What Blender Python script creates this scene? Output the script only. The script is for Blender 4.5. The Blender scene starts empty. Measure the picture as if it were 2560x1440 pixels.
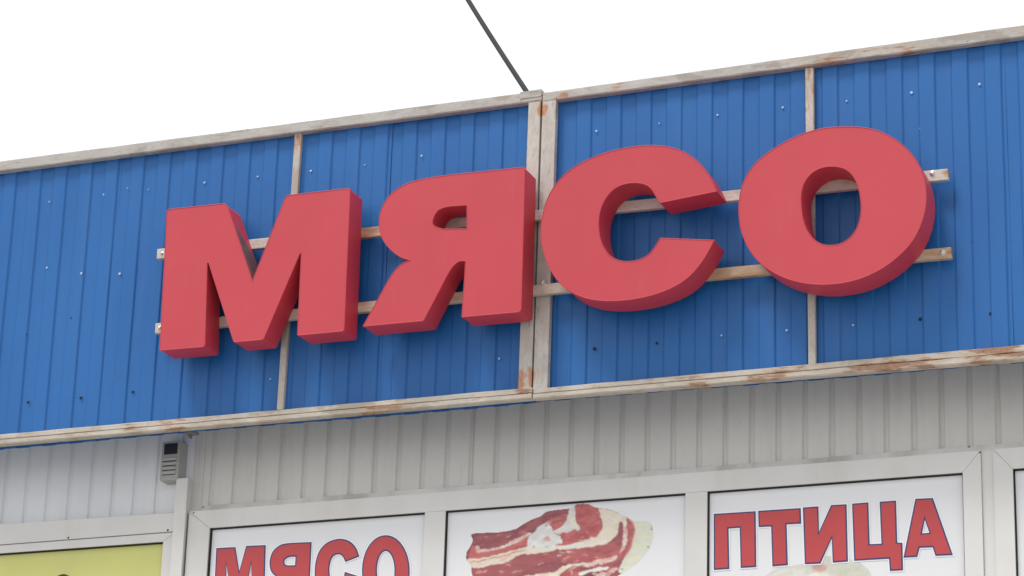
import bpy, bmesh, math, random
import numpy as np
from mathutils import Vector, Matrix
from mathutils.geometry import tessellate_polygon
random.seed(7)
scene = bpy.context.scene
C = scene.collection

# ------------------------------------------------------------------ camera
YAW, PITCH, ROLL = math.radians(22.28), math.radians(19.04), math.radians(-1.82)
FPX = 6848.0                      # focal length for a picture 2560 wide
CAM = Vector((3.5, -8.60, 1.60))
fw = Vector((-math.sin(YAW)*math.cos(PITCH), math.cos(YAW)*math.cos(PITCH), math.sin(PITCH)))
r0 = Vector((math.cos(YAW), math.sin(YAW), 0)); d0 = fw.cross(r0)
rt = r0*math.cos(ROLL) + d0*math.sin(ROLL)
dn = -r0*math.sin(ROLL) + d0*math.cos(ROLL)
cd = bpy.data.cameras.new('camera'); cam = bpy.data.objects.new('camera', cd); C.objects.link(cam)
cd.sensor_width = 36; cd.lens = FPX/2560*36; cd.clip_end = 2000; cd.clip_start = 0.1
m = Matrix((rt, -dn, -fw)).transposed().to_4x4(); m.translation = CAM
cam.matrix_world = m
scene.camera = cam

# ------------------------------------------------------------------ light
SUN_EL, SUN_AZ = math.radians(58), math.radians(-28)     # azimuth from the wall's outward normal, towards -X
to_sun = Vector((math.sin(SUN_AZ)*math.cos(SUN_EL), -math.cos(SUN_AZ)*math.cos(SUN_EL), math.sin(SUN_EL)))
world = bpy.data.worlds.new('World'); scene.world = world; world.use_nodes = True
wn = world.node_tree.nodes; wl = world.node_tree.links
bg = wn['Background']
sky = wn.new('ShaderNodeTexSky'); sky.sky_type = 'NISHITA'; sky.sun_disc = False
sky.sun_elevation = SUN_EL
sky.sun_rotation = math.atan2(to_sun.x, to_sun.y)
sky.dust_density = 3.0; sky.air_density = 1.2
mixs = wn.new('ShaderNodeMix'); mixs.data_type = 'RGBA'; mixs.inputs[0].default_value = 0.94
wl.new(sky.outputs[0], mixs.inputs[6]); mixs.inputs[7].default_value = (10.4, 10.5, 10.8, 1)   # even overcast cloud
wl.new(mixs.outputs[2], bg.inputs[0]); bg.inputs[1].default_value = 0.108
sl = bpy.data.lights.new('sun', 'SUN'); sl.energy = 2.0; sl.angle = math.radians(17); sl.color = (1, .97, .93)
so = bpy.data.objects.new('sun', sl); C.objects.link(so)
so.rotation_euler = (-to_sun).to_track_quat('-Z', 'Y').to_euler(); so.location = (0, -5, 20)
scene.view_settings.view_transform = 'Standard'; scene.view_settings.look = 'None'
scene.view_settings.exposure = 0.0; scene.view_settings.gamma = 1
scene.view_settings.use_curve_mapping = False

# ------------------------------------------------------------------ helpers
def wp(px, py, y):
    """point of the vertical plane at depth y that the photograph shows at (px, py)"""
    d = fw + rt*((px-1280)/FPX) + dn*((py-720)/FPX)
    return CAM + d*((y-CAM.y)/d.y)
def w2(px, py, y):
    p = wp(px, py, y); return (p.x, p.z)

def link(name, me, mat, parent=None):
    o = bpy.data.objects.new(name, me); C.objects.link(o)
    if mat is not None and not me.materials: me.materials.append(mat)
    if parent is not None: o.parent = parent; o.matrix_parent_inverse = Matrix.Translation(-parent.location) if parent.parent is None else Matrix.Identity(4)
    return o
def mesh(name, vs, fs, smooth=False):
    me = bpy.data.meshes.new(name); me.from_pydata([tuple(v) for v in vs], [], fs); me.update()
    if smooth: me.polygons.foreach_set('use_smooth', [True]*len(me.polygons))
    return me
def fixn(me):
    bm = bmesh.new(); bm.from_mesh(me); bmesh.ops.recalc_face_normals(bm, faces=bm.faces); bm.to_mesh(me); bm.free(); return me
def thing(name, label, cat, loc, group=None):
    o = bpy.data.objects.new(name, None); C.objects.link(o); o.location = loc
    o.empty_display_size = .1
    o['label'] = label; o['category'] = cat
    if group: o['group'] = group
    return o
def tag(o, label, cat, group=None):
    o['label'] = label; o['category'] = cat
    if group: o['group'] = group
    return o
def hexa(name, front, back, mat, parent=None, bevel=0):
    """eight-corner block: front and back are four (x,y,z) corners in the same order"""
    vs = list(front)+list(back)
    fs = [(0,1,2,3),(7,6,5,4)] + [(i,i+4,(i+1)%4+4,(i+1)%4) for i in range(4)]
    me = fixn(mesh(name, vs, fs))
    if bevel:
        bm = bmesh.new(); bm.from_mesh(me)
        bmesh.ops.bevel(bm, geom=bm.edges[:], offset=bevel, segments=2, affect='EDGES', profile=.6)
        bm.to_mesh(me); bm.free()
    return link(name, me, mat, parent)
def box(name, x0, x1, y0, y1, z0, z1, mat, parent=None, bevel=0):
    f = [(x0,y0,z0),(x1,y0,z0),(x1,y0,z1),(x0,y0,z1)]
    return hexa(name, f, [(a,y1,c) for a,_,c in f], mat, parent, bevel)
def area(p): return .5*sum(p[i][0]*p[(i+1)%len(p)][1]-p[(i+1)%len(p)][0]*p[i][1] for i in range(len(p)))
def ccw(p): return list(p) if area(p) > 0 else list(p)[::-1]
def offset(p, d):
    """move a ccw outline inwards by d (negative: outwards), mitred"""
    n = len(p); out = []
    for i in range(n):
        a, b, c = Vector(p[i-1]), Vector(p[i]), Vector(p[(i+1)%n])
        e1, e2 = (b-a).normalized(), (c-b).normalized()
        n1, n2 = Vector((-e1.y, e1.x)), Vector((-e2.y, e2.x))
        s = n1+n2; s = s/max(s.length, 1e-6)
        k = d/max(s.dot(n1), .38)
        out.append((b.x+s.x*k, b.y+s.y*k))
    return out
def smooth_path(pts, step=5):
    """closed outline; entries (x, y) are corners, entries (x, y, 1) lie on a curve"""
    n = len(pts); out = []
    for i in range(n):
        a, b = pts[i], pts[(i+1)%n]
        ca, cb = len(a) == 3, len(b) == 3
        P1, P2 = Vector(a[:2]), Vector(b[:2])
        out.append(tuple(P1))
        if ca or cb:
            P0 = Vector(pts[i-1][:2]) if ca else P1*2-P2
            P3 = Vector(pts[(i+2)%n][:2]) if cb else P2*2-P1
            if not ca:
                P0 = P1 - (P2-P1)*.5
            if not cb:
                P3 = P2 + (P2-P1)*.5
            for k in range(1, step):
                t = k/step
                q = .5*((2*P1)+(P2-P0)*t+(2*P0-5*P1+4*P2-P3)*t*t+(3*P1-P0-3*P2+P3)*t**3)
                out.append(tuple(q))
    return out
def relax(pts, flags=None, it=1):
    for _ in range(it):
        n = len(pts); new = list(pts)
        for i in range(n):
            if flags and not flags[i]: continue
            a, b, c = pts[i-1], pts[i], pts[(i+1)%n]
            new[i] = (.25*a[0]+.5*b[0]+.25*c[0], .25*a[1]+.5*b[1]+.25*c[1])
        pts = new
    return pts
def loops_mesh(name, loops, ys, cap_front=True, cap_back=True):
    """loops: list of levels; each level is a list of outlines (outer, holes...) at depth ys[level]"""
    vs, fs = [], []; idx = []
    for lv, y in zip(loops, ys):
        row = []
        for L in lv:
            s = len(vs); vs += [(p[0], y, p[1]) for p in L]; row.append(list(range(s, s+len(L))))
        idx.append(row)
    for a, b in zip(idx[:-1], idx[1:]):
        for A, B in zip(a, b):
            n = len(A)
            for i in range(n): fs.append((A[i], A[(i+1)%n], B[(i+1)%n], B[i]))
    for do, k in ((cap_front, 0), (cap_back, -1)):
        if do:
            flat = [i for L in idx[k] for i in L]
            tris = tessellate_polygon([[Vector((p[0], p[1], 0)) for p in L] for L in loops[k]])
            fs += [tuple(flat[j] for j in t) for t in tris]
    return fixn(mesh(name, vs, fs))
def flat_print(name, pts, y, mat, parent, holes=()):
    """printed film 0.4 mm thick"""
    lv = [list(pts)] + [list(h) for h in holes]
    return link(name, loops_mesh(name, [lv, lv], [y, y+.0004]), mat, parent)
def dome(name, x, y, z, r, h, mat, parent, n=10):
    vs = [(x, y-h, z)]; fs = []
    for k, (rr, hh) in enumerate(((.55, .85), (.9, .45), (1, 0))):
        for i in range(n):
            a = 2*math.pi*i/n; vs.append((x+rr*r*math.cos(a), y-h*hh, z+rr*r*math.sin(a)))
    for i in range(n):
        j = (i+1) % n; fs.append((0, 1+i, 1+j))
        for k in (0, 1): fs.append((1+k*n+i, 1+(k+1)*n+i, 1+(k+1)*n+j, 1+k*n+j))
    return link(name, fixn(mesh(name, vs, fs, True)), mat, parent)

# ------------------------------------------------------------------ materials
class N:
    def __init__(s, name):
        s.m = bpy.data.materials.new(name); s.m.use_nodes = True
        s.t = s.m.node_tree; s.n = s.t.nodes; s.b = s.n['Principled BSDF']
        s.pos = s.n.new('ShaderNodeNewGeometry').outputs['Position']
    def l(s, a, b): s.t.links.new(a, b)
    def noise(s, scale, vec=(1,1,1), detail=4, rough=.6, off=0):
        mp = s.n.new('ShaderNodeMapping'); mp.inputs['Scale'].default_value = vec; mp.inputs['Location'].default_value = (off, off*.7, off*.3)
        s.l(s.pos, mp.inputs[0]); t = s.n.new('ShaderNodeTexNoise'); t.inputs['Scale'].default_value = scale
        t.inputs['Detail'].default_value = detail; t.inputs['Roughness'].default_value = rough
        s.l(mp.outputs[0], t.inputs['Vector']); return t.outputs['Fac']
    def rng(s, v, a, b, c=0, d=1):
        r = s.n.new('ShaderNodeMapRange'); r.interpolation_type = 'SMOOTHSTEP'
        s.l(v, r.inputs[0])
        for i, q in enumerate((a, b, c, d)): r.inputs[i+1].default_value = q
        return r.outputs[0]
    def math(s, op, a, b):
        r = s.n.new('ShaderNodeMath'); r.operation = op
        for i, q in enumerate((a, b)):
            if isinstance(q, (int, float)): r.inputs[i].default_value = q
            else: s.l(q, r.inputs[i])
        return r.outputs[0]
    def mix(s, f, a, b):
        r = s.n.new('ShaderNodeMix'); r.data_type = 'RGBA'
        if isinstance(f, (int, float)): r.inputs[0].default_value = f
        else: s.l(f, r.inputs[0])
        for i, q in ((6, a), (7, b)):
            if isinstance(q, tuple): r.inputs[i].default_value = (*q, 1)
            else: s.l(q, r.inputs[i])
        return r.outputs[2]
    def sphere(s, p, r):
        v = s.n.new('ShaderNodeVectorMath'); v.operation = 'DISTANCE'
        s.l(s.pos, v.inputs[0]); v.inputs[1].default_value = p
        return s.rng(v.outputs['Value'], r*.15, r, 1, 0)
    def bump(s, h, st, dist=.002):
        b = s.n.new('ShaderNodeBump'); b.inputs['Strength'].default_value = st; b.inputs['Distance'].default_value = dist
        s.l(h, b.inputs['Height']); s.l(b.outputs[0], s.b.inputs['Normal'])
    def out(s, col=None, rough=.5, spec=.5, metal=0):
        if col is not None:
            if isinstance(col, tuple): s.b.inputs['Base Color'].default_value = (*col, 1)
            else: s.l(col, s.b.inputs['Base Color'])
        if isinstance(rough, float): s.b.inputs['Roughness'].default_value = rough
        else: s.l(rough, s.b.inputs['Roughness'])
        s.b.inputs['Specular IOR Level'].default_value = spec; s.b.inputs['Metallic'].default_value = metal
        return s.m

def simple(name, col, rough=.5, spec=.5, var=.06, scale=3, metal=0, grime=None, bump=0):
    q = N(name)
    dark = tuple(c*(1-var*2) for c in col); lite = tuple(min(1, c*(1+var)) for c in col)
    c = q.mix(q.rng(q.noise(scale, detail=5), .3, .7), dark, lite)
    if grime:
        c = q.mix(q.math('MULTIPLY', q.rng(q.noise(2.2, (3,1,.35), off=4), .45, .75), grime[1]), c, grime[0])
    c = q.mix(q.math('MULTIPLY', q.rng(q.noise(260, detail=2), .3, .75), .10), c, dark)
    if bump: q.bump(q.noise(9, detail=3), bump, .01)
    return q.out(c, rough, spec, metal)

M = {}
def blue_material():
    q = N('blue_coated_steel')
    base = q.mix(q.rng(q.noise(1.3, (1.5,1,.5), 4), .3, .7), (.014,.112,.350), (.018,.130,.386))
    # faint vertical run-off streaks and dust
    st = q.rng(q.noise(7, (3.2,1,.16), 5, .65, 3), .52, .78)
    c = q.mix(q.math('MULTIPLY', st, .20), base, (.07,.15,.32))
    dirt = q.rng(q.noise(4.5, (1,1,1), 6, .7, 11), .58, .8)
    c = q.mix(q.math('MULTIPLY', dirt, .22), c, (.032,.075,.20))
    sp = q.rng(q.noise(95, detail=1, off=2), .74, .80)
    c = q.mix(q.math('MULTIPLY', sp, .5), c, (.03,.05,.12))
    q.bump(q.noise(5, (2,1,.8), 3), .35, .006)
    return q.out(c, .42, .35)
M['blue'] = blue_material()

def painted_steel(name, paint, spots, base_amount=.0, along='x', rust=(.235,.105,.060), soft=0):
    q = N(name)
    sc = (.9,1,2.4) if along == 'x' else (2.2,1,.9)
    grime = q.rng(q.noise(11, sc, 6, .7, 1), .36, .70)
    c = q.mix(q.math('MULTIPLY', grime, .5), paint, tuple(a*b for a, b in zip(paint, (.70,.66,.60))))
    fine = q.rng(q.noise(60, sc, 4, .7, 8), .50, .72)
    c = q.mix(q.math('MULTIPLY', fine, .42), c, tuple(a*b for a, b in zip(paint, (.62,.52,.43))))
    pat = q.rng(q.noise(5.5, sc, 5, .6, 41), .555, .61)
    c = q.mix(q.math('MULTIPLY', pat, .55), c, tuple(a*b for a, b in zip(paint, (.60,.55,.50))))
    crk = q.rng(q.noise(22, tuple(a*b for a, b in zip(sc, (.6,1,1.8) if along == 'x' else (1.3,1,.7))), 6, .75, 51), .575, .64)
    c = q.mix(q.math('MULTIPLY', crk, .38), c, (.22,.16,.11))
    # light blobs of newer paint
    c = q.mix(q.math('MULTIPLY', q.rng(q.noise(6, sc, 3, .5, 21), .60, .70), .45), c, tuple(min(1, a*1.16) for a in paint))
    amt = None
    for p, r, k in spots:
        s = q.math('MULTIPLY', q.sphere(p, r), k)
        amt = s if amt is None else q.math('MAXIMUM', amt, s)
    n = q.noise(13, (.5,1,2.6) if along == 'x' else (2.2,1,.7), 7, .66, 5)
    tot = q.math('ADD', n, base_amount)
    if amt is not None: tot = q.math('ADD', tot, q.math('MULTIPLY', amt, .185))
    rm = q.rng(tot, .66, .76+soft*.16)
    rc = q.mix(q.rng(q.noise(70, sc, 5, .7), .35, .65), rust, tuple(min(1, a*1.75) for a in rust))
    halo = q.rng(tot, .56-soft*.08, .74)
    c = q.mix(q.math('MULTIPLY', halo, .55+soft*.25), c, (.50,.345,.215) if not soft else (.44,.28,.155))
    c = q.mix(q.math('MULTIPLY', rm, .8), c, rc)
    # dark chips
    ch = q.rng(q.noise(34, tuple(a*1.25 for a in sc), 5, .7, 35), .665, .72)
    c = q.mix(q.math('MULTIPLY', ch, .75), c, (.09,.065,.05))
    q.bump(q.math('SUBTRACT', q.noise(45, sc, 6, .7, 8), q.math('MULTIPLY', q.math('ADD', rm, ch), .5)), .8, .0025)
    return q.out(c, .72, .3)
def P(px, py, y): return tuple(wp(px, py, y))
YF = -.040
M['rail_top'] = painted_steel('weathered_top_rail_paint', (.46,.44,.415),
    [(P(1410,240,YF),.05,1.3),(P(1395,245,YF),.03,1),(P(1540,215,YF),.05,.8),(P(2050,175,YF),.35,.75),(P(2200,130,YF),.35,.7),(P(2330,100,YF),.3,.5),(P(2540,95,YF),.25,.8),(P(1340,255,YF),.06,.9)], -.02)
M['rail_low'] = painted_steel('weathered_bottom_rail_paint', (.53,.485,.425),
    [(P(950,1020,YF),.16,.9),(P(1960,920,YF),.3,.7),(P(2250,905,YF),.28,1.1),(P(2500,885,YF),.22,1.15),(P(1310,985,YF),.07,.9),(P(325,1075,YF),.06,1.0),(P(430,1060,YF),.12,.8),(P(700,1040,YF),.2,.5),(P(1720,945,YF),.25,.55)], .015, rust=(.20,.10,.062))
M['post'] = painted_steel('weathered_post_paint', (.52,.50,.465),
    [(P(1357,275,YF),.05,1.5),(P(1335,265,YF),.07,.9),(P(1312,945,YF),.085,1.55),(P(1335,330,YF),.09,.5),(P(1345,980,YF),.05,.7)], -.03, 'z', (.33,.135,.065))
M['strut'] = painted_steel('weathered_strut_paint', (.52,.49,.45),
    [(P(745,370,-.02),.09,1.0),(P(2023,215,-.02),.13,.95),(P(2023,275,-.02),.03,1.0),(P(705,1000,-.02),.05,.6)], -.02, 'z')
M['bar_upper'] = painted_steel('weathered_upper_bar_paint', (.60,.575,.53),
    [(P(925,575,-.05),.12,1.7),(P(2371,436,-.05),.035,2.0),(P(396,640,-.05),.02,.8),(P(2310,440,-.05),.04,.6)], -.05, soft=1)
M['bar_lower'] = painted_steel('weathered_lower_bar_paint', (.56,.50,.42),
    [(P(920,762,-.05),.10,1.2),(P(1850,668,-.05),.2,1.15),(P(2340,633,-.05),.12,1.0),(P(2379,631,-.05),.03,2.0),(P(1150,735,-.05),.06,.6)], -.02, soft=1)

def red_material(name, a, b):
    q = N(name)
    c = q.mix(q.rng(q.noise(2.4, (1,1,.6), 5), .3, .7), a, b)
    c = q.mix(q.math('MULTIPLY', q.rng(q.noise(9, (2,1,.3), 5, .65, 6), .55, .8), .16), c, (.46,.13,.13))
    c = q.mix(q.math('MULTIPLY', q.rng(q.noise(300, detail=2), .3, .75), .05), c, (.3,.05,.07))
    q.bump(q.noise(7, detail=2), .12, .01)
    return q.out(c, .48, .35)
M['red_face'] = red_material('red_acrylic_face', (.495,.050,.068), (.53,.058,.076))
M['red_side'] = red_material('red_film_side', (.56,.046,.070), (.61,.054,.080))
M['shaded'] = simple('painted_shade_grey', (.17,.125,.135), .6, .3, .12, 14)  # grey for the shade painted inside the M's notch
def siding_mat():
    q = N('pale_grey_siding')
    c = q.mix(q.rng(q.noise(.8, (1,1,.6), 5), .3, .7), (.62,.60,.57), (.665,.645,.61))
    st = q.rng(q.noise(5, (3.5,1,.22), 6, .7, 2), .46, .78)
    c = q.mix(q.math('MULTIPLY', st, .22), c, (.36,.335,.29))
    fine = q.rng(q.noise(38, detail=5, rough=.7), .5, .8)
    c = q.mix(q.math('MULTIPLY', fine, .14), c, (.33,.31,.28))
    q.bump(q.noise(4, (2,1,.7), 3), .3, .006)
    return q.out(c, .5, .35)
M['siding'] = siding_mat()
M['siding_left'] = simple('bluish_grey_siding', (.77,.785,.80), .5, .35, .03, 2, grime=((.40,.39,.37), .25), bump=.25)
M['pvc'] = simple('white_window_plastic', (.67,.66,.635), .38, .4, .035, 2.5, grime=((.50,.47,.41), .30))
M['ledge'] = simple('dirty_sill_flashing', (.74,.72,.67), .5, .35, .06, 6, grime=((.34,.29,.23), .65))
M['gasket'] = simple('black_rubber_gasket', (.025,.024,.024), .7, .3)
M['poster'] = simple('white_poster_film', (.755,.76,.775), .35, .4, .012, 2)
M['yellow'] = simple('yellow_green_film', (.60,.605,.20), .4, .4, .03, 2, grime=((.46,.48,.2), .3))
M['ink_red'] = simple('red_print', (.50,.066,.070), .4, .35, .03, 6)
M['ink_blue'] = simple('dark_blue_print', (.055,.055,.16), .4, .35, .03, 6)
M['halo'] = simple('bright_white_print', (.88,.89,.92), .4, .35, .01)
M['black'] = simple('black_print', (.03,.03,.03), .5, .35)
M['box_grey'] = simple('grey_siren_plastic', (.38,.38,.365), .55, .3, .06, 8, grime=((.24,.23,.21), .5))
M['box_dark'] = simple('dark_strobe_lens', (.03,.03,.035), .25, .5)
M['screw'] = simple('bare_screw_head', (.36,.50,.74), .35, .6, .05, 30)
M['bolt'] = simple('zinc_bolt_head', (.62,.62,.60), .32, .6, .12, 60, metal=.7)
M['washer'] = simple('dark_rubber_washer', (.015,.02,.045), .7, .2)
M['stub'] = simple('dusty_steel_stub', (.16,.165,.18), .7, .3)
M['cable'] = simple('dark_grey_cable_sheath', (.020,.018,.018), .7, .4, .1, 20)
M['ground'] = simple('worn_concrete_paving', (.44,.43,.41), .85, .2, .12, 1.2)
M['roof'] = simple('grey_roof_steel', (.30,.30,.30), .6, .3)
M['block'] = simple('pale_side_wall', (.45,.44,.42), .8, .2)

# ------------------------------------------------------------------ ground
g = link('ground', mesh('ground', [(-300,-300,0),(300,-300,0),(300,300,0),(-300,300,0)], [(0,1,2,3)]), M['ground'])
g['kind'] = 'structure'

# ------------------------------------------------------------------ corrugated sheets
def corrugated(name, x0, x1, z0, z1, y, pitch, phase, crest, slope, depth, mat, parent, seed=0, t=.0012, zseg=6):
    """crests at depth y (towards the viewer), valleys at y+depth; z0/z1 may be functions of x"""
    xs = []
    k = math.floor((x0-phase)/pitch)-1
    while phase+k*pitch < x1+pitch:
        b = phase+k*pitch
        for dx, dy in ((0,0),(crest,0),(crest+slope,depth),(pitch-slope,depth)): xs.append((b+dx, y+dy))
        k += 1
    px = [p[0] for p in xs]; py = [p[1] for p in xs]
    row = [(x0, float(np.interp(x0, px, py)))] + [p for p in xs if x0 < p[0] < x1] + [(x1, float(np.interp(x1, px, py)))]
    Z0 = z0 if callable(z0) else (lambda x: z0)
    Z1 = z1 if callable(z1) else (lambda x: z1)
    rr = random.Random(seed); ph = [rr.uniform(0, 6.28) for _ in range(4)]
    vs = []; fs = []; n = len(row)
    for side in (0, 1):
        for j in range(zseg+1):
            for x, yy in row:
                z = Z0(x)+(Z1(x)-Z0(x))*j/zseg
                wob = .0011*math.sin(3.1*x+2.3*z+ph[0])+.0008*math.sin(7*z+5*x+ph[1])
                dx = .0007*math.sin(9*z+ph[2])
                vs.append((x+dx, yy+wob+side*t, z))
    m_ = n*(zseg+1)
    for side in (0, 1):
        for j in range(zseg):
            for i in range(n-1):
                a = side*m_+j*n+i; f = (a, a+1, a+n+1, a+n); fs.append(f if side == 0 else f[::-1])
    for j in range(zseg):
        for i in (0, n-1): a = j*n+i; fs.append((a, a+n, a+n+m_, a+m_))
    for i in range(n-1):
        for j in (0, zseg): a = j*n+i; fs.append((a, a+1, a+1+m_, a+m_))
    me = fixn(mesh(name, vs, fs))
    bm = bmesh.new(); bm.from_mesh(me)
    ed = [e for e in bm.edges if abs(e.verts[0].co.z-e.verts[1].co.z) > .02 and len(e.link_faces) == 2 and e.calc_face_angle(0) > .15]
    bmesh.ops.bevel(bm, geom=ed, offset=.0013, segments=2, affect='EDGES')
    bm.to_mesh(me); bm.free()
    return link(name, me, mat, parent)

# ------------------------------------------------------------------ fascia
seam = wp(1344, 620, YF)
fas = thing('fascia', 'blue corrugated steel fascia in a rusty off-white frame behind the big red letters', 'fascia', (seam.x, 0, wp(1330,1003,YF).z))
def line(p, q, y):
    a, b = wp(*p, y), wp(*q, y)
    return lambda x: a.z+(b.z-a.z)*(x-a.x)/(b.x-a.x)
XL, XR = wp(0,700,0).x-1.3, wp(2560,500,0).x+1.3
xs_l, xs_r = wp(1354,250,YF).x, wp(1331,1000,YF).x
xs = (xs_l+xs_r)/2
# rail lines: top edge on the front face, bottom edge on the back of the underside
TLt, TLb = line((0,403),(1353,226),YF), line((0,436),(1320,264),-.010)
TRt, TRb = line((1358,232),(2560,62),YF), line((1390,258),(2560,100),-.010)
BLt, BLb = line((0,1086),(1290,972),YF), line((0,1119),(1328,1004),-.006)
BRt, BRb = line((1368,969),(2560,861),YF), line((1331,1005),(2560,906),-.006)
def rail(name, x0, x1, T, B, yf, yb, mat, parent, seg=14, ridge=0, seed=1):
    """box rail with a slightly uneven, hand-painted face"""
    rr = random.Random(seed); vs, fs = [], []
    prof_n = 9
    for i in range(seg+1):
        x = x0+(x1-x0)*i/seg; t, b = T(x), B(x)
        j = lambda k=.0009: rr.uniform(-k, k)
        bl = .0022; mid = b+(t-b)*.46
        pts = [(yb, t), (yf+bl, t+j()), (yf, t-bl), (yf, mid+.0045+j(.0012)), (yf+ridge*1.1, mid+.0025), (yf-ridge, mid-.001+j()), (yf-ridge, b+.004+j()), (yf-ridge+.004, b+j(.0015)), (yb, b)]
        vs += [(x, p[0], p[1]) for p in pts]
    for i in range(seg):
        for k in range(prof_n):
            a = i*prof_n+k; b_ = i*prof_n+(k+1) % prof_n
            fs.append((a, b_, b_+prof_n, a+prof_n))
    fs += [tuple(range(prof_n)), tuple(range(seg*prof_n, seg*prof_n+prof_n))]
    return link(name, fixn(mesh(name, vs, fs)), mat, parent)
rail('top_rail', XL, xs_l, TLt, TLb, YF, -.010, M['rail_top'], fas, 40, 0, 1)
rail('top_rail', xs_l+.004, XR, TRt, TRb, YF, -.010, M['rail_top'], fas, 40, 0, 2)
rail('bottom_rail', XL, xs_r-.002, BLt, BLb, YF, -.010, M['rail_low'], fas, 40, .005, 3)
rail('bottom_rail', xs_r+.003, XR, BRt, BRb, YF, -.010, M['rail_low'], fas, 40, .005, 4)
def upright(name, tl, tr, bl, br, yf, yb, mat, bev=.002, T=None, B=None):
    a, b, c, d = wp(*bl, yf), wp(*br, yf), wp(*tr, yf), wp(*tl, yf)
    c = c+(c-b).normalized()*.016; d = d+(d-a).normalized()*.016
    f = [tuple(a), tuple(b), tuple(c), tuple(d)]
    return hexa(name, f, [(p[0], yb, p[2]) for p in f], mat, fas, bev)
upright('post', (1321,266), (1351,262), (1295,972), (1328,972), YF+.003, -.012, M['post'])
upright('post', (1356,260), (1390,257), (1332,975), (1368,972), YF+.002, -.012, M['post'])
# thin welded cap where the two frames meet
hexa('joint_cap', *[[(x, y, z) for x, z in ((xs_l-.085,TLb(xs_l-.085)+.016),(xs_l-.001,TLb(xs_l)+.016),(xs_l-.001,TLt(xs_l)+.0045),(xs_l-.085,TLt(xs_l-.085)+.0035))] for y in (YF-.0025,-.012)], M['rail_top'], fas, .001)
upright('strut', (736,340), (753,340), (691,1025), (707,1025), -.028, -.009, M['strut'], .004)
upright('strut', (2012,180), (2033,178), (2020,915), (2039,913), -.028, -.009, M['strut'], .004)
for px, py, ln in ((1990,0,0),):
    pass
# blue sheets, ten ribs each, lapped side by side
PIT = .115
ph0 = wp(869,1000,0).x-.0525
W10 = PIT*10
x_lap = wp(973,380,0).x
n0 = math.floor((XL-x_lap)/W10)
sheets = []
def ztop(x): return (TLt(x) if x < xs else TRt(x))-.012
def zbot(x): return (BLb(x) if x < xs_r else BRb(x)) - (.0060 if x < xs_r else .0015) + .002*math.sin(4.1*x)
k = n0
while x_lap+k*W10 < XR:
    a = max(XL, x_lap+k*W10); b = min(XR, x_lap+(k+1)*W10+.012)
    sheets.append((a, b, corrugated('cladding_sheet', a, b, zbot, ztop, -.0085-(k % 2)*.0022, PIT, ph0, .0525, .0050, .0062, M['blue'], fas, seed=k+50)))
    k += 1
def sheet_at(x):
    for a, b, o in sheets:
        if a <= x < b-.012: return o
    return sheets[-1][2]
bright = [(643,441,1),(776,427,1.2),(911,412,.8),(1053,389,1.1),(510,456,1.1),(258,486,1),(122,504,.8),(116,669,1.1),(202,683,1.3),(298,684,1.3),(1490,327,1.1),(1647,308,.7),
          (1793,287,1),(1956,268,1.1),(1981,296,.8),(2116,252,.9),(2278,231,1.3),(2448,210,1.3),(2302,320,1.4),(1803,838,.9),(1966,825,1.1),(2132,812,1),(675,947,.9),(1247,896,1),(318,470,.7),(370,473,.6)]
for px, py, s in bright:
    p = wp(px, py, -.012); dome('screw', p.x, -.009, p.z, .0042*s, .0018, M['screw'], sheet_at(p.x))
for px, py, s in [(69,1005,1.2),(201,994,1.3),(331,979,1.1),(1485,871,1.3),(1641,857,1),(2300,797,1.3),(2476,783,1.2),(65,835,.6),(176,794,.6),(2428,605,.6)]:
    p = wp(px, py, -.012); dome('screw', p.x, -.009, p.z, .0048*s, .002, M['washer'], sheet_at(p.x))
# broken bracket stub under the rail
p = wp(480, 1088, .02)
box('bracket_stub', p.x-.018, p.x+.024, -.004, .03, p.z+.000, p.z+.010, M['stub'], fas, .001)
box('bracket_stub', p.x-.012, p.x-.004, .000, .03, p.z-.012, p.z-.0005, M['stub'], fas, .001)
# hidden carrying frame behind the fascia: arms back to the building
YS = .26
for xx in (XL+.3, xs-1.2, xs+.05, xs+1.3, XR-.3):
    box('support_arm', xx-.02, xx+.02, .003, YS+.01, ztop(xx)-.16, ztop(xx)-.12, M['roof'], fas)

# ------------------------------------------------------------------ carrying bars
YB = -.062
def carry(label, segs, bolts, mat):
    t = thing('mounting_bar', label, 'mounting bar', wp(*segs[0][0], YB), 'bars that carry the red letters')
    t['group'] = 'bars that carry the red letters'
    for i, (tl, tr, bl, br) in enumerate(segs):
        a, b, c, d = wp(*bl, YB), wp(*br, YB), wp(*tr, YB), wp(*tl, YB)
        f = [tuple(a), tuple(b), tuple(c), tuple(d)]
        hexa('bar', f, [(q[0], YF-.0015 if i == 0 else YF-.001, q[2]) for q in f], mat, t, .003)
    for px, py, r in bolts:
        q = wp(px, py, YB); dome('washer', q.x, YB+.0002, q.z, r*1.35, .0012, M['bolt'], t, 14); dome('bolt', q.x, YB-.001, q.z, r, .006, M['bolt'], t, 12)
carry('upper rusty cream square bar running behind the red letters',
      [((393,622),(1200,539),(391,647),(1200,564)), ((1200,539),(2369,421),(1200,564),(2371,449))],
      [(2331,434,.0085),(405,634,.006)], M['bar_upper'])
carry('lower rusty cream square bar running behind the red letters',
      [((388,808),(1200,724),(387,834),(1200,750)), ((1200,724),(2377,617),(1200,750),(2379,645))],
      [(2356,631,.0085),(1356,708,.0065),(399,820,.0075)], M['bar_lower'])

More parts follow.
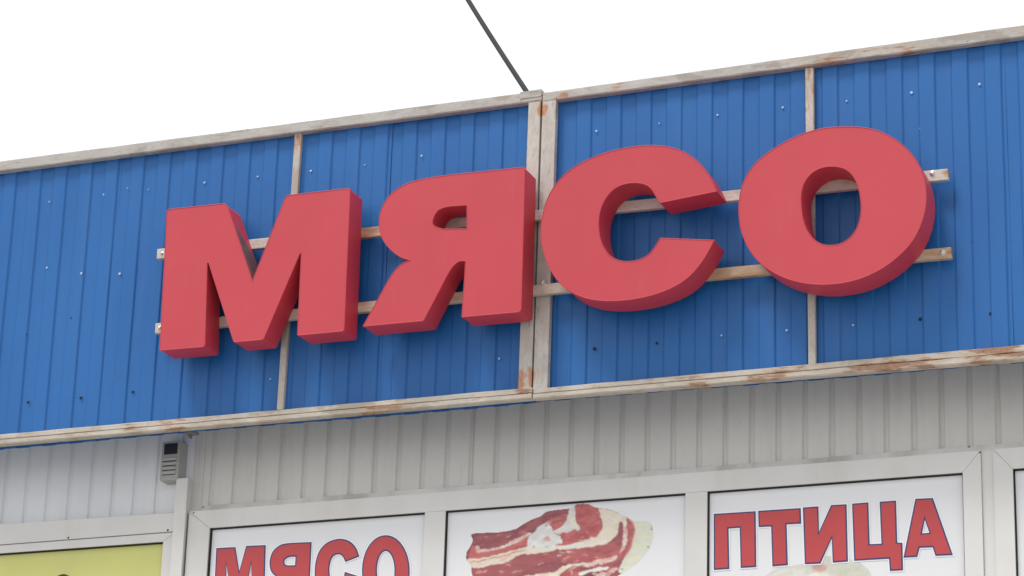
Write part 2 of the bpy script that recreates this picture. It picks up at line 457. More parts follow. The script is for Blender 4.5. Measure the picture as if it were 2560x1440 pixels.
# ------------------------------------------------------------------ the big letters
YL = -.172                                           # face of the letters
def s_(pts, ox, oy, k):                              # photograph crops -> full picture
    return [((p[0]/k+ox), (p[1]/k+oy)) + ((1,) if len(p) == 3 else ()) for p in pts]
def c_(pts): return [(a, b, 1) for a, b in pts]
def big_letter(label, outlines, step=5, depth=.110):
    YL = YB-depth
    ow = []
    for o in outlines:
        sp = smooth_path(o, step)
        fl = [True]*len(sp)
        if any(len(p) == 2 for p in o):
            corners = [p[:2] for p in o if len(p) == 2]
            fl = [not any(abs(p[0]-c[0])+abs(p[1]-c[1]) < .01 for c in corners) for p in sp]
            has_curve = any(len(p) == 3 for p in o)
            if not has_curve: fl = [False]*len(sp)
        sp = relax(sp, fl, 3)
        ow.append(ccw([w2(p[0], p[1], YL) for p in sp]))
    base = Vector((sum(p[0] for p in ow[0])/len(ow[0]), YL, min(p[1] for p in ow[0])))
    t = thing('sign_letter', label, 'sign letter', base, 'large red letters of the main sign')
    def lv(d): return [offset(ow[0], d)] + [offset(h, -d) for h in ow[1:]]
    # face: slightly crowned acrylic with a rolled lip
    me = loops_mesh('face', [lv(.0042), lv(.0036), lv(.0020), lv(.0006), lv(0), lv(0), lv(.0015)], [YL+.0010, YL+.0008, YL-.0008, YL-.0002, YL+.0014, YL+.010, YL+.0105], True, False)
    link('face', me, M['red_face'], t)
    me = loops_mesh('side', [lv(.0017), lv(.0017)], [YL+.009, YB-.001], False, True)
    link('side', me, M['red_side'], t)
    return t, ow
mM = [(416.4,525.6),(422,522),(556,508),(563.7,509.5),(570,517),(630.5,700),(712,494),(719.3,487),(868,470),(874.2,470.5),(876,476),(861,824),(857,829),(745,839.5),(742.5,836),
      (752,633),(749,636),(660,846),(655,850),(586,856.5),(582,851),(520.5,657),(518.5,657),(513,862),(508,868),(401,877),(398.5,873)]
tM, oM = big_letter('red letter М, first letter of the big word, with shade painted grey in its notch', [mM])
tM['label'] = 'leftmost big red letter, an M shape with shade painted grey in its notch'
# grey patch painting shade onto the left diagonal's notch wall
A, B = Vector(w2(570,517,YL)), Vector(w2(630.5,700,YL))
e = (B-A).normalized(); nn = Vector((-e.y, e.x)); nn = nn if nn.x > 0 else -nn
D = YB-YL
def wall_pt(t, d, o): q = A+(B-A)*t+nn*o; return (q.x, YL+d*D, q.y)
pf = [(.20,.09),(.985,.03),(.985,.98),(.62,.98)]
hexa('shade_patch', [wall_pt(a, b, .0006) for a, b in pf], [wall_pt(a, b, -.0010) for a, b in pf], M['shaded'], tM)

ya = [(1290,110)] + [(1050,135),(760,165),(600,186,1),(500,207,1),(400,238,1),(300,302,1),(238,380,1),(205,470,1),(200,550,1),(216,630,1),(256,700,1),(320,762,1),(375,796,1)] + [(430,812)] + \
     [(385,828,1),(338,865,1),(292,922,1),(245,1003,1)] + [(165,1150),(80,1303),(84,1311),(528,1270),(540,1262),(598,1152)] + [(682,990,1),(732,895,1),(775,842,1),(810,820,1)] + [(848,820),(820,1235),(826,1241),(1245,1204),(1262,1196),(1272,1178),(1300,125)]
yh = [(858,401),(740,409)] + [(690,419,1),(655,434,1)] + [(645,440)] + [(620,475,1),(604,525,1),(622,556,1)] + [(680,575),(858,572)]
big_letter('second big red letter, a mirrored R shape, standing over the frame joint', [s_(ya,880,380,3), s_(yh,880,380,3)])
cc = [(1364,515)] + c_([(1330,440),(1285,365),(1225,297),(1150,241),(1055,200),(950,181),(850,180),(745,190),(620,215),(505,250),(400,296),(300,357),(215,437),(152,530),(112,635),(92,742),(90,850),(110,960),(150,1062),(200,1145),(270,1214),(352,1263),(450,1294),(560,1306),(680,1302),(800,1286),(920,1256),(1035,1212),(1130,1155),(1200,1090),(1262,1010),(1310,930)]) + \
     [(1344,862),(950,847)] + c_([(918,900),(880,952),(830,989),(770,1010),(700,1016),(640,1003),(588,972),(550,920),(522,850),(511,750),(520,660),(547,590),(590,527),(640,486),(700,463),(770,455),(838,465),(882,494),(912,540)]) + [(948,600)]
big_letter('third big red letter, an open C shape between the frame joint and the round letter', [s_(cc,1320,300,2.88)], depth=.122)
oo = c_([(895,103),(780,108),(660,132),(540,175),(430,233),(320,306),(232,390),(172,487),(140,590),(131,700),(140,810),(166,905),(208,990),(268,1070),(342,1132),(430,1182),(530,1219),(640,1240),(745,1246),(860,1237),(980,1212),(1092,1169),(1200,1108),(1300,1028),(1382,938),(1442,830),(1478,710),(1488,600),(1477,495),(1445,400),(1388,308),(1308,228),(1210,163),(1110,123),(1005,105)])
oi = c_([(805,394),(725,406),(655,447),(604,518),(585,605),(590,705),(605,790),(640,870),(690,925),(745,952),(805,957),(870,944),(930,905),(978,842),(1004,770),(1013,690),(1006,605),(987,525),(950,454),(890,408)])
big_letter('rightmost big red letter, a closed O shape with an oval hole', [s_(oo,1800,280,2.88), s_(oi,1800,280,2.88)], depth=.130)

# ------------------------------------------------------------------ shop building
bx0, bx1 = XL-.2, XR+.2
bld = thing('shop_building', 'pale ribbed shop wall with white plastic windows under the blue fascia', 'building', ((bx0+bx1)/2, YS, 0))
jx = wp(513,1180,YS).x                               # joint between the two kinds of siding
LedB = line((471,1283),(2455,1130),YS-.03)            # top of the window frames
LedT = line((508,1267),(2422,1117),YS-.006)           # foot of the siding
ZT = 5.12
ph1 = wp(589,1200,YS).x
def sid(x0, x1, z0, phase, pitch, mat, seed):
    return corrugated('siding_sheet', x0, x1+.0, z0, ZT, YS-.010-(seed % 2)*.0013, pitch, phase, pitch-.022, .004, .008, mat, bld, seed, zseg=8)
PS = (wp(2288,1150,YS).x-wp(589,1200,YS).x)/27.0
a = jx; k = 0
cr = ph1+.012
while a < bx1:
    b = min(bx1, cr + PS*(10*(k+1)) - .5*.022); sid(a, b+.0, LedT, cr, PS, M['siding'], k+9); a = b; k += 1
SidL = line((0,1312),(440,1282),YS-.006)
ph2 = wp(180,1190,YS).x+.012
sid(bx0, jx-.045, SidL, ph2, PS, M['siding_left'], 77)
box('joint_strip', jx-.0448, jx-.0004, YS-.013, YS+.004, LedT(jx)-.005, ZT, M['siding'], bld, .002)
box('wall_core', bx0, bx1, YS+.012, YS+.10, 0, ZT+.2, M['block'], bld)
for xa, xb in ((bx0-.10, bx0-.002), (bx1+.002, bx1+.10)):
    box('side_wall', xa, xb, YS+.012, YS+6, 0, ZT+.2, M['block'], bld)
box('back_wall', bx0-.10, bx1+.10, YS+6.002, YS+6.1, 0, ZT+.2, M['block'], bld)
box('roof', bx0-.1, bx1+.1, .06, YS+6.1, ZT+.202, ZT+.24, M['roof'], bld) if False else box('roof', bx0-.1, bx1+.1, YS-.02, YS+6.1, ZT+.202, ZT+.24, M['roof'], bld)
# sloped flashing under the siding
def ledge(x0, x1, T, B, mat):
    vs = []; n = 26
    rr = random.Random(5)
    for i in range(n+1):
        x = x0+(x1-x0)*i/n; j = rr.uniform(-.0012, .0012)
        vs += [(x, YS-.012, T(x)+.001+j), (x, YS-.030+j, B(x)+.006), (x, YS-.030+j, B(x)-.001), (x, YS+.0, B(x)-.001)]
    fs = [(4*i+k, 4*i+(k+1) % 4, 4*i+4+(k+1) % 4, 4*i+4+k) for i in range(n) for k in range(4)] + [(0,1,2,3), tuple(4*n+k for k in range(4))]
    return link('flashing', fixn(mesh('flashing', vs, fs)), mat, bld)
xw0 = wp(471,1283,YS-.05).x
ledge(xw0-.02, bx1, LedT, lambda x: LedB(x), M['ledge'])

YW = YS-.052                                         # front of the window frames
YP = YS-.034                                         # posters set back from it
def quad(name, pts, yf, yb, mat, parent, bev=.0013):
    f = [(p[0], yf, p[1]) for p in pts]
    return hexa(name, f, [(p[0], yb, p[1]) for p in f and [(q[0], q[2]) for q in f]], mat, parent, bev)
def window(x0, x1, top, fw_l, fw_r, fw_t, openings, zpane, zbot_):
    """mitred plastic window; openings are (x0, x1, topfunc)"""
    w = bpy.data.objects.new('window', None); C.objects.link(w); w.parent = bld
    w.location = Vector((x0, YW, zbot_)) - bld.location
    w.matrix_parent_inverse = Matrix.Identity(4)
    wm = Matrix.Translation(-Vector((x0, YW, zbot_)))
    def put(o): o.parent = w; o.matrix_parent_inverse = wm; return o
    xi0, xi1 = x0+fw_l, x1-fw_r
    ti = lambda x: top(x)-fw_t(x)
    yb = YS+.008
    g_ = .0006
    put(quad('frame_head', [(xi0,ti(xi0)),(xi1,ti(xi1)),(x1,top(x1)),(x0,top(x0))], YW, yb, M['pvc'], None))
    put(quad('frame_jamb', [(x0,zbot_),(xi0,zbot_+.06),(xi0,ti(xi0)-g_),(x0,top(x0)-g_*2)], YW, yb, M['pvc'], None))
    put(quad('frame_jamb', [(xi1,zbot_+.06),(x1,zbot_),(x1,top(x1)-g_*2),(xi1,ti(xi1)-g_)], YW, yb, M['pvc'], None))
    put(quad('frame_sill', [(x0+g_,zbot_),(x1-g_,zbot_),(xi1-g_,zbot_+.059),(xi0+g_,zbot_+.059)], YW, yb, M['pvc'], None))
    for i in range(len(openings)-1):
        a_, b_ = openings[i][1], openings[i+1][0]
        put(quad('mullion', [(a_,zbot_+.0595),(b_,zbot_+.0595),(b_,ti(b_)+.0005),(a_,ti(a_)+.0005)], YW+.003, yb, M['pvc'], None))
    for a_, b_ in openings:
        put(quad('transom', [(a_+.0004,zpane-.07),(b_-.0004,zpane-.07),(b_-.0004,zpane),(a_+.0004,zpane)], YW+.002, yb, M['pvc'], None))
        for zlo, zhi, nm in ((zpane, None, 0), (zbot_+.06, zpane-.07, 1)):
            tl = ti(a_) if zhi is None else zhi; tr = ti(b_) if zhi is None else zhi
            O = [(a_,zlo),(b_,zlo),(b_,tr),(a_,tl)]; th = .0028
            I = offset(O, th); O2 = offset(O, -.0)
            if b_ < x1-fw_r-.01: I = [(p[0] if p[0] < (a_+b_)/2 else b_-.0012, p[1]) for p in I]
            put(link('gasket', loops_mesh('gasket', [[O2, I], [O2, I]], [YW+.007, YP+.004]), M['gasket']))
            if nm:
                put(quad('lower_panel', offset(O, .001), YP+.001, YP+.006, M['pvc'], None, 0))
    return w
ZP = 2.95; ZB = .85
X = lambda px, py: wp(px, py, YW).x
FT = LedB
def TI(p): # inner top line through two photo points
    return line(p[0], p[1], YW)
inner = TI(((522,1320),(2405,1181)))
x0w, x1w = X(471,1300), X(2453,1200)
o1 = (X(521,1360), X(1059,1330)); o2 = (X(1111,1330), X(1712,1300)); o3 = (X(1767,1300), X(2408,1250))
window(x0w, x1w, FT, o1[0]-x0w, x1w-o3[1], lambda x: FT(x)-inner(x), [o1, o2, o3], ZP, ZB)
x2w = X(2484,1200); o4 = (X(2534,1250), X(2534,1250)+.9)
window(x2w, x2w+.9+2*(o4[0]-x2w), lambda x: FT(x)+.001, o4[0]-x2w, o4[0]-x2w, lambda x: FT(x)-inner(x)+.001, [o4], ZP, ZB)
quad('window_post', [(x1w+.0005,ZB),(x2w-.0005,ZB),(x2w-.0005,FT(x2w)-.001),(x1w+.0005,FT(x1w)-.001)], YW+.010, YS+.01, M['pvc'], bld)
# left window with header board
xl1 = X(437,1360)
HdT = line((0,1312),(440,1282),YW); HdB = line((0,1362),(436,1329),YW); yin = line((0,1383),(406,1354),YW)
xli = X(405,1390); xl0 = bx0+.1
window(xl0, xl1, lambda x: HdB(x)-.002, .10, xl1-xli, lambda x: HdB(x)-.002-yin(x), [(xl0+.10, xli)], ZP, ZB)
hb = quad('header_board', [(xl0,HdB(xl0)),(xl1,HdB(xl1)),(xl1,HdT(xl1)),(xl0,HdT(xl0))], YW-.006, YS+.005, M['pvc'], bld)
for px, py in ((170,1344),(419,1325)):
    q = wp(px, py, YW-.008); dome('screw', q.x, YW-.0055, q.z, .0045, .002, M['cable'], hb)
for px, py in ((2423,1117),(2450,1131),(508,1268),(484,1282)):
    q = wp(px, py, YW); dome('screw', q.x, YW-.0005, q.z, .003, .002, M['cable'], bld)
# masonry below and beside the windows
box('base_wall', bx0, bx1, YS-.03, YS+.010, 0, ZB-.002, M['block'], bld, .004)

# ------------------------------------------------------------------ posters
def poster(o, label, cat, mat=None):
    a, b = o; I = [(a+.0045,ZP+.0045),(b-.0045,ZP+.0045),(b-.0045,inner(b)-.0045),(a+.0045,inner(a)-.0045)]
    if mat is M['yellow']: I = [(a+.0045,ZP+.0045),(b-.0045,ZP+.0045),(b-.0045,yin(b)-.0045),(a+.0045,yin(a)-.0045)]
    if b < o3[0]-.01 and mat is None: I = [(p[0] if p[0] < (a+b)/2 else b-.0014, p[1]) for p in I]
    t = thing('poster', label, cat, ((a+b)/2, YP, ZP))
    quad('panel', I, YP, YP+.004, mat or M['poster'], t, 0)
    return t
def printed_letter(t, outline, holes, ox, oy, k, grow=.0):
    printed_letter.n = getattr(printed_letter, 'n', 0)+1; dy = -(printed_letter.n % 6)*.00009
    w = [ccw([w2(p[0], p[1], YP-.001) for p in smooth_path(s_(outline, ox, oy, k), 6)])]
    hs = [ccw([w2(p[0], p[1], YP-.001) for p in smooth_path(s_(h, ox, oy, k), 6)]) for h in holes]
    L = flat_print('letter', offset(w[0], -.004), YP-.0016+dy, M['halo'], t, [offset(h, .0035) for h in hs])
    def sub(nm, d, y, mat):
        o = flat_print(nm, offset(w[0], d), y, mat, None, [offset(h, -d) for h in hs])
        o.parent = L; o.matrix_parent_inverse = Matrix.Identity(4); return o
    sub('outline', 0, YP-.0026+dy, M['ink_blue']); sub('fill', .0052, YP-.0034+dy, M['ink_red'])
p1 = poster(o1, 'white poster with the red word МЯСО, beside the white duct', 'poster')
p1['label'] = 'white poster with a red four-letter word, just right of the cable duct'
K = 3.657
for o, hs in (
    ([(370,843),(545,833),(580,1052),(643,823),(822,815),(808,1350),(700,1355),(688,985),(620,1360),(520,1362),(462,990),(455,1365),(345,1370)], []),
    ([(1242,787),(1010,800,1),(930,830,1),(880,885,1),(858,960,1),(862,1030,1),(885,1075,1),(915,1100),(880,1200),(830,1345),(960,1340),(1040,1150,1),(1075,1115,1),(1100,1110),(1090,1335),(1215,1330)],
     [[(1095,922),(1040,925,1),(1003,945,1),(993,972,1),(1012,998,1),(1090,1000)]]),
    ([(1678,920),(1650,845,1),(1600,788,1),(1530,760,1),(1450,765,1),(1370,802,1),(1312,870,1),(1280,960,1),(1270,1060,1),(1280,1200,1),(1330,1310,1),(1430,1345,1),(1560,1320,1),(1640,1220,1),(1670,1100),
      (1545,1060),(1520,1180,1),(1470,1220,1),(1425,1180,1),(1405,1060,1),(1412,980,1),(1440,918,1),(1490,900,1),(1525,920,1),(1550,970)], []),
    (c_([(1920+218*math.cos(a), 1050-325*math.sin(a)) for a in [i*math.pi/12 for i in range(24)]]), [c_([(1919+80*math.cos(a), 1050-180*math.sin(a)) for a in [i*math.pi/12 for i in range(24)]])])):
    printed_letter(p1, o, hs, 440, 1140, K)
p3 = poster(o3, 'white poster with a red five-letter word above a plucked chicken', 'poster')

# ---- printed pictures: a fine sheet whose vertices carry the printed colours
def lin(c): return np.array([((v/255+.055)/1.055)**2.4 if v > 10 else v/255/12.92 for v in c])
INK = .755/float(lin((206,206,206))[0])               # ink reflectance relative to the unprinted poster
def vnoise(shape, cell, seed, ang=0., stretch=1.):
    """smooth value noise in 0..1, optionally stretched along a direction"""
    g = np.random.RandomState(seed); H, W = shape
    yy, xx = np.mgrid[0:H, 0:W].astype(float)
    u = (xx*math.cos(ang)-yy*math.sin(ang))/(cell*stretch)+500; v = (xx*math.sin(ang)+yy*math.cos(ang))/cell+500
    T = g.rand(256, 256); out = 0; amp = .5; tot = 0
    for o in range(4):
        a, b = u*2**o, v*2**o; i0 = np.floor(a).astype(int); j0 = np.floor(b).astype(int); fa, fb = a-i0, b-j0
        fa = fa*fa*(3-2*fa); fb = fb*fb*(3-2*fb)
        q = lambda di, dj: T[(j0+dj) % 256, (i0+di) % 256]
        out = out+amp*((q(0,0)*(1-fa)+q(1,0)*fa)*(1-fb)+(q(0,1)*(1-fa)+q(1,1)*fa)*fb); tot += amp; amp *= .55
    return out/tot
def inside(poly, X_, Y_):
    c = np.zeros(X_.shape, bool); n = len(poly)
    for i in range(n):
        (xa, ya_), (xb, yb_) = poly[i-1], poly[i]
        if ya_ == yb_: continue
        cond = ((ya_ > Y_) != (yb_ > Y_)) & (X_ < (xb-xa)*(Y_-ya_)/(yb_-ya_)+xa)
        c ^= cond
    return c.astype(float)
def blur(a, n):
    for _ in range(n):
        a = (a+np.roll(a,1,0)+np.roll(a,-1,0))/3; a = (a+np.roll(a,1,1)+np.roll(a,-1,1))/3
    return a
def picture(name, t, box_, layers, k, ox, oy, step, finish=None, edge=None):
    x0, y0, x1, y1_ = box_                               # in crop pixels
    xs_ = np.arange(x0, x1, step); ys_ = np.arange(y0, y1_, step)
    XX, YY = np.meshgrid(xs_, ys_); sh = XX.shape
    wx = (vnoise(sh, 9, 1)-.5)*30+(vnoise(sh, 3, 2)-.5)*10; wy = (vnoise(sh, 9, 3)-.5)*26+(vnoise(sh, 3, 4)-.5)*10
    col = np.zeros(sh+(3,)); mask = None
    for li, (pts, c, c2, warp, soft, al) in enumerate(layers):
        P_ = smooth_path(c_(pts), 4) if len(pts) > 2 else pts
        m_ = blur(inside(P_, XX+wx*warp, YY+wy*warp), soft)
        if mask is None: mask = m_.copy(); m_ = np.ones(sh)
        n_ = vnoise(sh, 7, 20+li, .25, 2.2); n_ = np.clip((n_-.3)/.4, 0, 1)[..., None]
        cc_ = lin(c)*(1-n_)+lin(c2)*n_
        col = col*(1-(m_*al)[..., None])+cc_*(m_*al)[..., None]
    if finish is not None: col = finish(col, XX, YY, sh)
    g_ = col.mean(2, keepdims=True); col = g_+(col-g_)*.86
    H, W = sh
    a_ = wp(ox+x0/k, oy+y0/k, YP); 
    co = np.empty((H*W, 3)); 
    yp_ = YP-.0004
    # the sheet lies in the poster's plane: straight lines of the picture stay straight, so one ray per vertex
    PX = ox+XX.ravel()/k; PY = oy+YY.ravel()/k
    F, R3, D3 = np.array(fw), np.array(rt), np.array(dn)
    d_ = F[None]+R3[None]*((PX-1280)/FPX)[:, None]+D3[None]*((PY-720)/FPX)[:, None]
    co = np.array(CAM)[None]+d_*((yp_-CAM.y)/d_[:, 1])[:, None]
    keep = mask > .5
    fs = []; K_ = keep[:-1,:-1] & keep[1:,:-1] & keep[:-1,1:] & keep[1:,1:]
    jj, ii = np.nonzero(K_); b0 = jj*W+ii
    fs = np.stack([b0, b0+W, b0+W+1, b0+1], 1)
    used = np.unique(fs); remap = -np.ones(H*W, int); remap[used] = np.arange(len(used))
    me = bpy.data.meshes.new(name); me.from_pydata(co[used].tolist(), [], remap[fs].tolist()); me.update()
    at_ = me.color_attributes.new('print', 'FLOAT_COLOR', 'POINT')
    cc_ = np.concatenate([np.clip(col.reshape(-1, 3)[used]*INK, 0, .86), np.ones((len(used), 1))], 1).astype(np.float32)
    at_.data.foreach_set('color', cc_.ravel())
    return link(name, me, M['print'], t)
_q = N('colour_print'); _a = _q.n.new('ShaderNodeAttribute'); _a.attribute_name = 'print'
M['print'] = _q.out(_a.outputs['Color'], .4, .35)

def ch_fin(col, XX, YY, sh):
    n = vnoise(sh, 5, 77)[..., None]
    col = col*(.93+.14*n)
    return col
picture('chicken_picture', p3, (470, 950, 1430, 1640), [
    ([(500,1180),(545,1120),(590,1086),(650,1058),(800,1035),(900,1000),(960,972),(1050,966),(1150,982),(1250,1003),(1325,1050),(1368,1110),(1400,1250),(1380,1420),(1250,1550),(950,1600),(650,1520),(500,1350),(485,1250)], (192,192,184), (182,182,170), .25, 1, 1),
    ([(560,1120),(640,1075),(760,1060),(850,1090),(820,1180),(700,1220),(560,1220)], (202,201,190), (190,189,176), .5, 4, .8),
    ([(1010,1030),(1180,1010),(1290,1050),(1340,1120),(1300,1200),(1150,1160),(1080,1090)], (178,180,160), (188,188,170), .6, 4, .8),
    ([(905,1062),(935,1025),(985,1028),(1018,1060),(985,1095),(930,1090)], (178,130,120), (190,160,145), .8, 4, .9),
    ([(850,1160),(890,1112),(950,1098),(1020,1108),(1075,1150),(1080,1300),(960,1380),(850,1290)], (214,208,194), (204,198,180), .3, 2, 1),
    ], 3.122, 1740, 1080, 5, ch_fin)
for o, hs in (
    ([(140,640),(467,619),(472,1055),(350,1062),(342,748),(255,755),(262,1070),(140,1078)], []),
    ([(486,616),(818,594),(822,716),(708,722),(718,1040),(597,1050),(587,738),(490,743)], []),
    ([(835,590),(956,581),(961,780),(1055,571),(1176,565),(1187,1012),(1068,1021),(1060,832),(972,1028),(850,1033)], []),
    ([(1219,560),(1346,550),(1357,876),(1448,872),(1434,545),(1562,536),(1572,863),(1612,866),(1617,1080),(1514,1086),(1507,990),(1235,1006)], []),
    ([(1713,522),(1850,516),(2006,962),(1870,968),(1848,901),(1747,905),(1728,976),(1620,982)], [[(1787,685),(1765,792),(1822,787)]])):
    printed_letter(p3, o, hs, 1740, 1080, 3.122)
# meat poster
p2 = poster(o2, 'white poster with a picture of raw sliced red meat, no words', 'poster')

Dk, Dk2 = (128,66,74), (152,80,82)
Br, Br2 = (184,92,90), (160,72,74)
Ft, Ft2 = (204,198,184), (205,178,150)
Bo, Bo2 = (202,203,202), (190,186,184)
Pl, Pl2 = (192,197,184), (198,194,166)
Pk, Pk2 = (200,150,142), (180,110,104)
out = [(470,712),(600,700),(760,690),(880,660),(960,610),(1040,572),(1100,550),(1150,510),(1250,490),(1380,475),(1430,440),(1540,438),(1600,465),(1750,492),(1860,541),(1980,596),(2060,590),(2115,618),(2134,680),(2127,762),(2098,845),(2052,908),(1990,975),(1900,1040),(1800,1105),(1700,1180),(1400,1230),(900,1250),(600,1220),(500,1150),(468,1060),(462,1000),(422,950),(425,880),(455,830),(480,770)]
rf = random.Random(4)
L_ = [(out, Dk, Dk2, .16, 0, 1)]
def ad(pts, a, b, w=.8, s=1, al=1): L_.append((pts, a, b, w, s, al))
ad([(1560,480),(1700,500),(1860,560),(1900,700),(1800,850),(1500,1000),(1700,1000),(1860,900),(1960,700),(1900,590)], Dk2, Br, .8, 3, .5)
ad([(440,900),(480,1060),(520,1140),(760,1110),(1000,1010),(1300,960),(1550,930),(1400,870),(1000,900),(700,990)], Dk2, Br2, 1, 3, .7)
ad([(1330,860),(1600,830),(1760,790),(1860,900),(1760,1000),(1500,1010),(1300,960)], Br2, Br, 1, 3, .6)
ad([(1858,545),(1980,592),(2058,584),(2124,612),(2146,690),(2138,765),(2106,850),(2056,918),(1992,985),(1880,1070),(1815,1050),(1885,905),(1935,780),(1958,680),(1935,605)], Pl, Pl2, .5, 1)
ad([(1960,590),(2010,600),(1990,760),(1930,900),(1880,1000),(1850,1010),(1900,880),(1945,760)], (200,172,160), Pl2, .8, 3, .6)
ad([(1880,1040),(1960,930),(2040,900),(2000,980),(1900,1060)], (204,198,158), Pl, .8, 3, .9)
ad([(1885,575),(1945,600),(1965,660),(1950,760),(1920,850),(1870,940),(1895,820),(1905,700)], Br, Dk2, .9, 2, .85)
fb = [(1635,484),(1750,498),(1870,548),(1880,600),(1830,600),(1812,650),(1795,715),(1715,795),(1500,836),(1250,858),(1060,886),(900,905),(800,970),(640,1000),(490,1028),(455,985),(425,945),(520,935),(640,915),(800,875),(960,835),(1050,805),(1300,800),(1480,765),(1600,728),(1665,640),(1655,560)]
ad(fb, Pk, Pk2, 1.1, 2)
ad(fb, Ft, (206,190,168), .8, 1)
ad([(440,945),(640,925),(820,885),(980,850),(1010,870),(880,905),(780,965),(640,995),(490,1022),(460,985)], Ft2, Ft, 1, 2, .9)
for dy in (0, 38): ad([(470,925+dy),(640,905+dy*.8),(820,862+dy*.7),(960,838+dy*.5),(965,842+dy*.5),(820,872+dy*.7),(640,915+dy*.8),(470,934+dy)], Br2, Pk2, 1.2, 1, .8)
ad([(1850,548),(1878,560),(1896,660),(1893,765),(1866,855),(1832,895),(1850,800),(1860,700)], Ft, Pk, .9, 1)
ad([(1370,478),(1425,450),(1432,560),(1480,640),(1420,700),(1300,720),(1215,695),(1280,650),(1350,575)], Ft, Bo2, 1, 1)
ad([(1430,446),(1540,440),(1620,474),(1650,560),(1660,640),(1642,705),(1590,742),(1500,700),(1450,640),(1424,560)], Br, Br2, .9, 1)
ad([(1280,716),(1430,670),(1520,690),(1600,735),(1480,778),(1330,805),(1270,770)], Br2, Br, 1.6, 1)
ad([(445,900),(485,820),(540,890),(660,858),(780,825),(900,765),(1000,730),(1005,800),(860,850),(640,905),(520,927),(450,925)], Br, (172,80,80), 1, 1)
ad([(500,835),(530,830),(560,856),(680,840),(800,800),(885,755),(1000,700),(1005,715),(900,785),(800,825),(660,866),(560,888),(515,880)], Ft, Pk, .9, 1, .95)
ad([(1090,660),(1180,590),(1330,540),(1362,548),(1320,600),(1260,660),(1200,700),(1120,690)], Pk, Br2, 1.5, 1, .9)
ad([(1180,640),(1250,610),(1290,630),(1250,665),(1200,665)], Br, Br2, 1.5, 1)
ad([(1290,570),(1340,545),(1352,560),(1310,600)], Br, Br2, 1.2, 1)
ad([(998,722),(1060,690),(1080,645),(1150,618),(1200,655),(1230,708),(1285,740),(1292,800),(1240,835),(1140,842),(1050,832),(990,830),(985,780)], Bo, Bo2, .9, 1)
ad([(1130,755),(1155,738),(1185,748),(1190,768),(1165,780),(1140,775)], Br2, Pk, 1, 1, .9)
ad([(1240,812),(1320,790),(1400,795),(1330,815),(1250,822)], Br2, Br, 1, 1)
ad([(1270,830),(1420,800),(1500,780),(1480,800),(1350,830),(1250,845)], Bo, Ft, 1, 1)
ad([(930,1110),(1100,1075),(1230,1058),(1290,1025),(1340,992),(1425,984),(1435,1000),(1340,1035),(1290,1085),(1250,1160),(900,1180)], Ft, Ft2, 1, 1)
ad([(1270,1100),(1330,1050),(1400,1010),(1470,1050),(1460,1120),(1300,1160)], Br, Br2, 1.4, 1)
ad([(1430,990),(1560,970),(1680,935),(1790,915),(1785,942),(1700,975),(1560,1008),(1450,1014)], Pk, Ft, 1.6, 1)
ad([(1460,1068),(1560,1040),(1640,1015),(1740,1010),(1690,1045),(1560,1085),(1470,1094)], Ft, Bo, 1.2, 1)
ad([(1580,1110),(1690,1050),(1790,1018),(1805,1035),(1740,1085),(1640,1140)], Ft, Pk, 1.2, 1)
ad([(1500,1085),(1580,1060),(1640,1050),(1600,1100),(1500,1120)], (92,52,56), Dk, 1, 1)
def fl(n, x0, x1, fa, fb_, cs, lm, tilt, w):
    for _ in range(n):
        x = rf.uniform(x0, x1); yy = rf.uniform(fa(x), fb_(x)); l = rf.uniform(.35, 1)*lm; t_ = tilt+rf.uniform(-.3, .3); h_ = rf.uniform(w*.5, w)
        a, b = rf.choice(cs); ad([(x-l,yy+t_*l),(x-l*.2,yy-h_),(x+l,yy-t_*l),(x+l*.1,yy+h_)], a, b, 1.3, 1, rf.uniform(.5, .9))
pk, ft, br, dk = (Pk, Pk2), (Ft, Pk), (Br, Br2), (Dk, Dk2)
fl(16, 1150, 1760, lambda x: 870, lambda x: 960, [pk, ft, br], 42, .15, 9)
fl(12, 480, 980, lambda x: 725-(x-480)*.1, lambda x: 800-(x-480)*.18, [br, pk, (Dk2, Br2)], 45, .22, 8)
fl(14, 1440, 1640, lambda x: 480, lambda x: 740, [pk, (Dk2, Br2), (Dk2, Br2)], 34, -.6, 8)
fl(10, 700, 1150, lambda x: 930, lambda x: 1070, [(Dk2, Br2), pk], 40, .2, 8)
fl(12, 1270, 1780, lambda x: 990, lambda x: 1090, [br, ft, (Dk2, Br2)], 50, .3, 12)
fl(8, 470, 900, lambda x: 1040, lambda x: 1100, [br, pk], 40, .3, 10)
fl(6, 1330, 1600, lambda x: 730, lambda x: 790, [ft, pk], 34, .25, 7)
fl(5, 1660, 1850, lambda x: 520+(x-1650)*.15, lambda x: 740-(x-1650)*.7, [(Ft2, Ft), pk], 40, -.9, 6)
for x, y in ((1405,455),(1150,638),(1165,828),(1040,825),(430,905),(428,935),(2115,665),(2120,640),(2090,830),(1850,1035)):
    ad([(x-14,y),(x,y-7),(x+14,y+2),(x,y+7)], (80,72,70), (110,90,86), 1, 1, .75)
def mt_fin(col, XX, YY, sh):
    f1 = vnoise(sh, 2.6, 91, .28, 4.5)[..., None]; f2 = vnoise(sh, 6, 92, .28, 2.5)[..., None]; f3 = vnoise(sh, 14, 93)[..., None]
    return col*(.86+.15*f1+.10*f2+.05*f3)
picture('meat_picture', p2, (400, 420, 2160, 1260), L_, 3.657, 1050, 1140, 5, mt_fin)
# yellow panel on the left, with the tip of a black printed letter
p0 = poster((xl0+.10, xli), 'plain yellow-green film panel in the left window under the header board', 'window film', M['yellow'])
flat_print('printed_mark', ccw([w2(a_, b_, YP) for a_, b_ in [(140,1442),(150,1437),(160,1435),(172,1439),(176,1470),(150,1475)]]), YP-.0006, M['black'], p0)
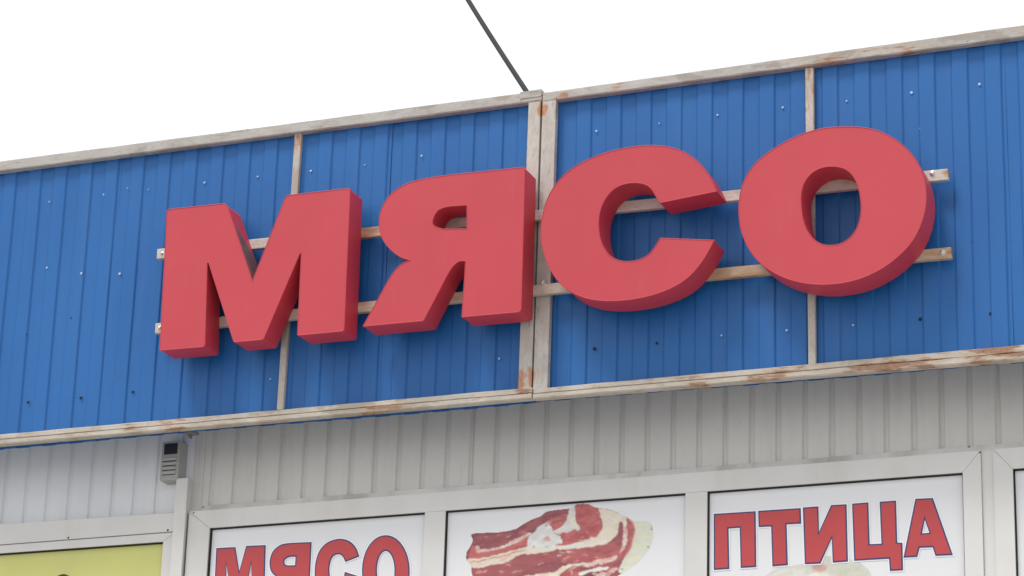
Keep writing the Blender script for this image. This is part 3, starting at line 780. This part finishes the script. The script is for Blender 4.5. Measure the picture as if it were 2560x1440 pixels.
# poster in the window at the far right
p4 = poster((o4[0], o4[1]), 'blank white panel cut off by the right edge, in the second window', 'poster')

# ------------------------------------------------------------------ duct, siren, cable
yd = YS-.072
a, b = wp(441,1196,yd), wp(470,1195,yd)
duct = hexa('cable_duct', [(a.x,yd,ZB),(b.x,yd,ZB),(b.x,yd,a.z),(a.x,yd,a.z)], [(a.x,YS-.012,ZB),(b.x-.010,YS-.012,ZB),(b.x-.010,YS-.012,a.z),(a.x,YS-.012,a.z)], M['pvc'], None, .002)
tag(duct, 'white plastic cable duct rising between the two windows, below the grey siren box', 'cable duct')
# move the duct's origin to its foot
ys0 = YS-.075
s0, s1 = wp(404,1105,ys0), wp(452,1101,ys0); sb = wp(400,1202,ys0)
sx0, sx1, sz1, sz0 = (s0.x+sb.x)/2, s1.x-.002, s0.z, sb.z
sir = thing('siren_box', 'grey louvred siren box with dark lens, on the wall under the fascia', 'alarm siren', (sx0, YS, sz0))
box('housing', sx0, sx1, ys0, YS-.008, sz0, sz1, M['box_grey'], sir, .004)
h = sz1-sz0; w = sx1-sx0
box('lens', sx0+w*.15, sx1-w*.12, ys0-.002, ys0+.01, sz1-h*.34, sz1-h*.06, M['box_dark'], sir, .0015)
for i in range(4):
    zc = sz1-h*(.47+.115*i)
    f = [(sx0+w*.12, ys0-.001, zc-.0045), (sx1-w*.14, ys0-.001, zc-.0045), (sx1-w*.14, ys0-.005, zc+.004), (sx0+w*.12, ys0-.005, zc+.004)]
    hexa('louvre', f, [(p[0], ys0+.003, p[2]) for p in f], M['box_grey'], sir)
    box('slot', sx0+w*.12, sx1-w*.14, ys0-.0008, ys0+.002, zc-.0085, zc-.0047, M['box_dark'], sir)
# stay cable rising from behind the fascia
q0 = wp(1322,236,.12); q0 = q0+Vector((.0,0,0)); q1 = wp(1178,-4,.75)
d = (q1-q0); start = q0-d*.07; end = q0+d*2.6
cu = []; n = 30
for i in range(n+1):
    t = i/n; p = start.lerp(end, t); p.z -= .03*math.sin(math.pi*t); cu.append(p)
vs, fs = [], []; dd = (end-start).normalized(); u = dd.cross(Vector((0,1,0))).normalized(); v = dd.cross(u); R_ = .0098; m8 = 10
for p in cu:
    for j in range(m8): an = 2*math.pi*j/m8; vs.append(p+u*R_*math.cos(an)+v*R_*math.sin(an))
for i in range(n):
    for j in range(m8): fs.append((i*m8+j, i*m8+(j+1) % m8, (i+1)*m8+(j+1) % m8, (i+1)*m8+j))
fs += [tuple(range(m8)), tuple(n*m8+j for j in range(m8))]
cb = link('overhead_cable', fixn(mesh('overhead_cable', vs, fs, True)), M['cable'])
tag(cb, 'dark cable slanting up across the white sky from behind the fascia', 'cable')
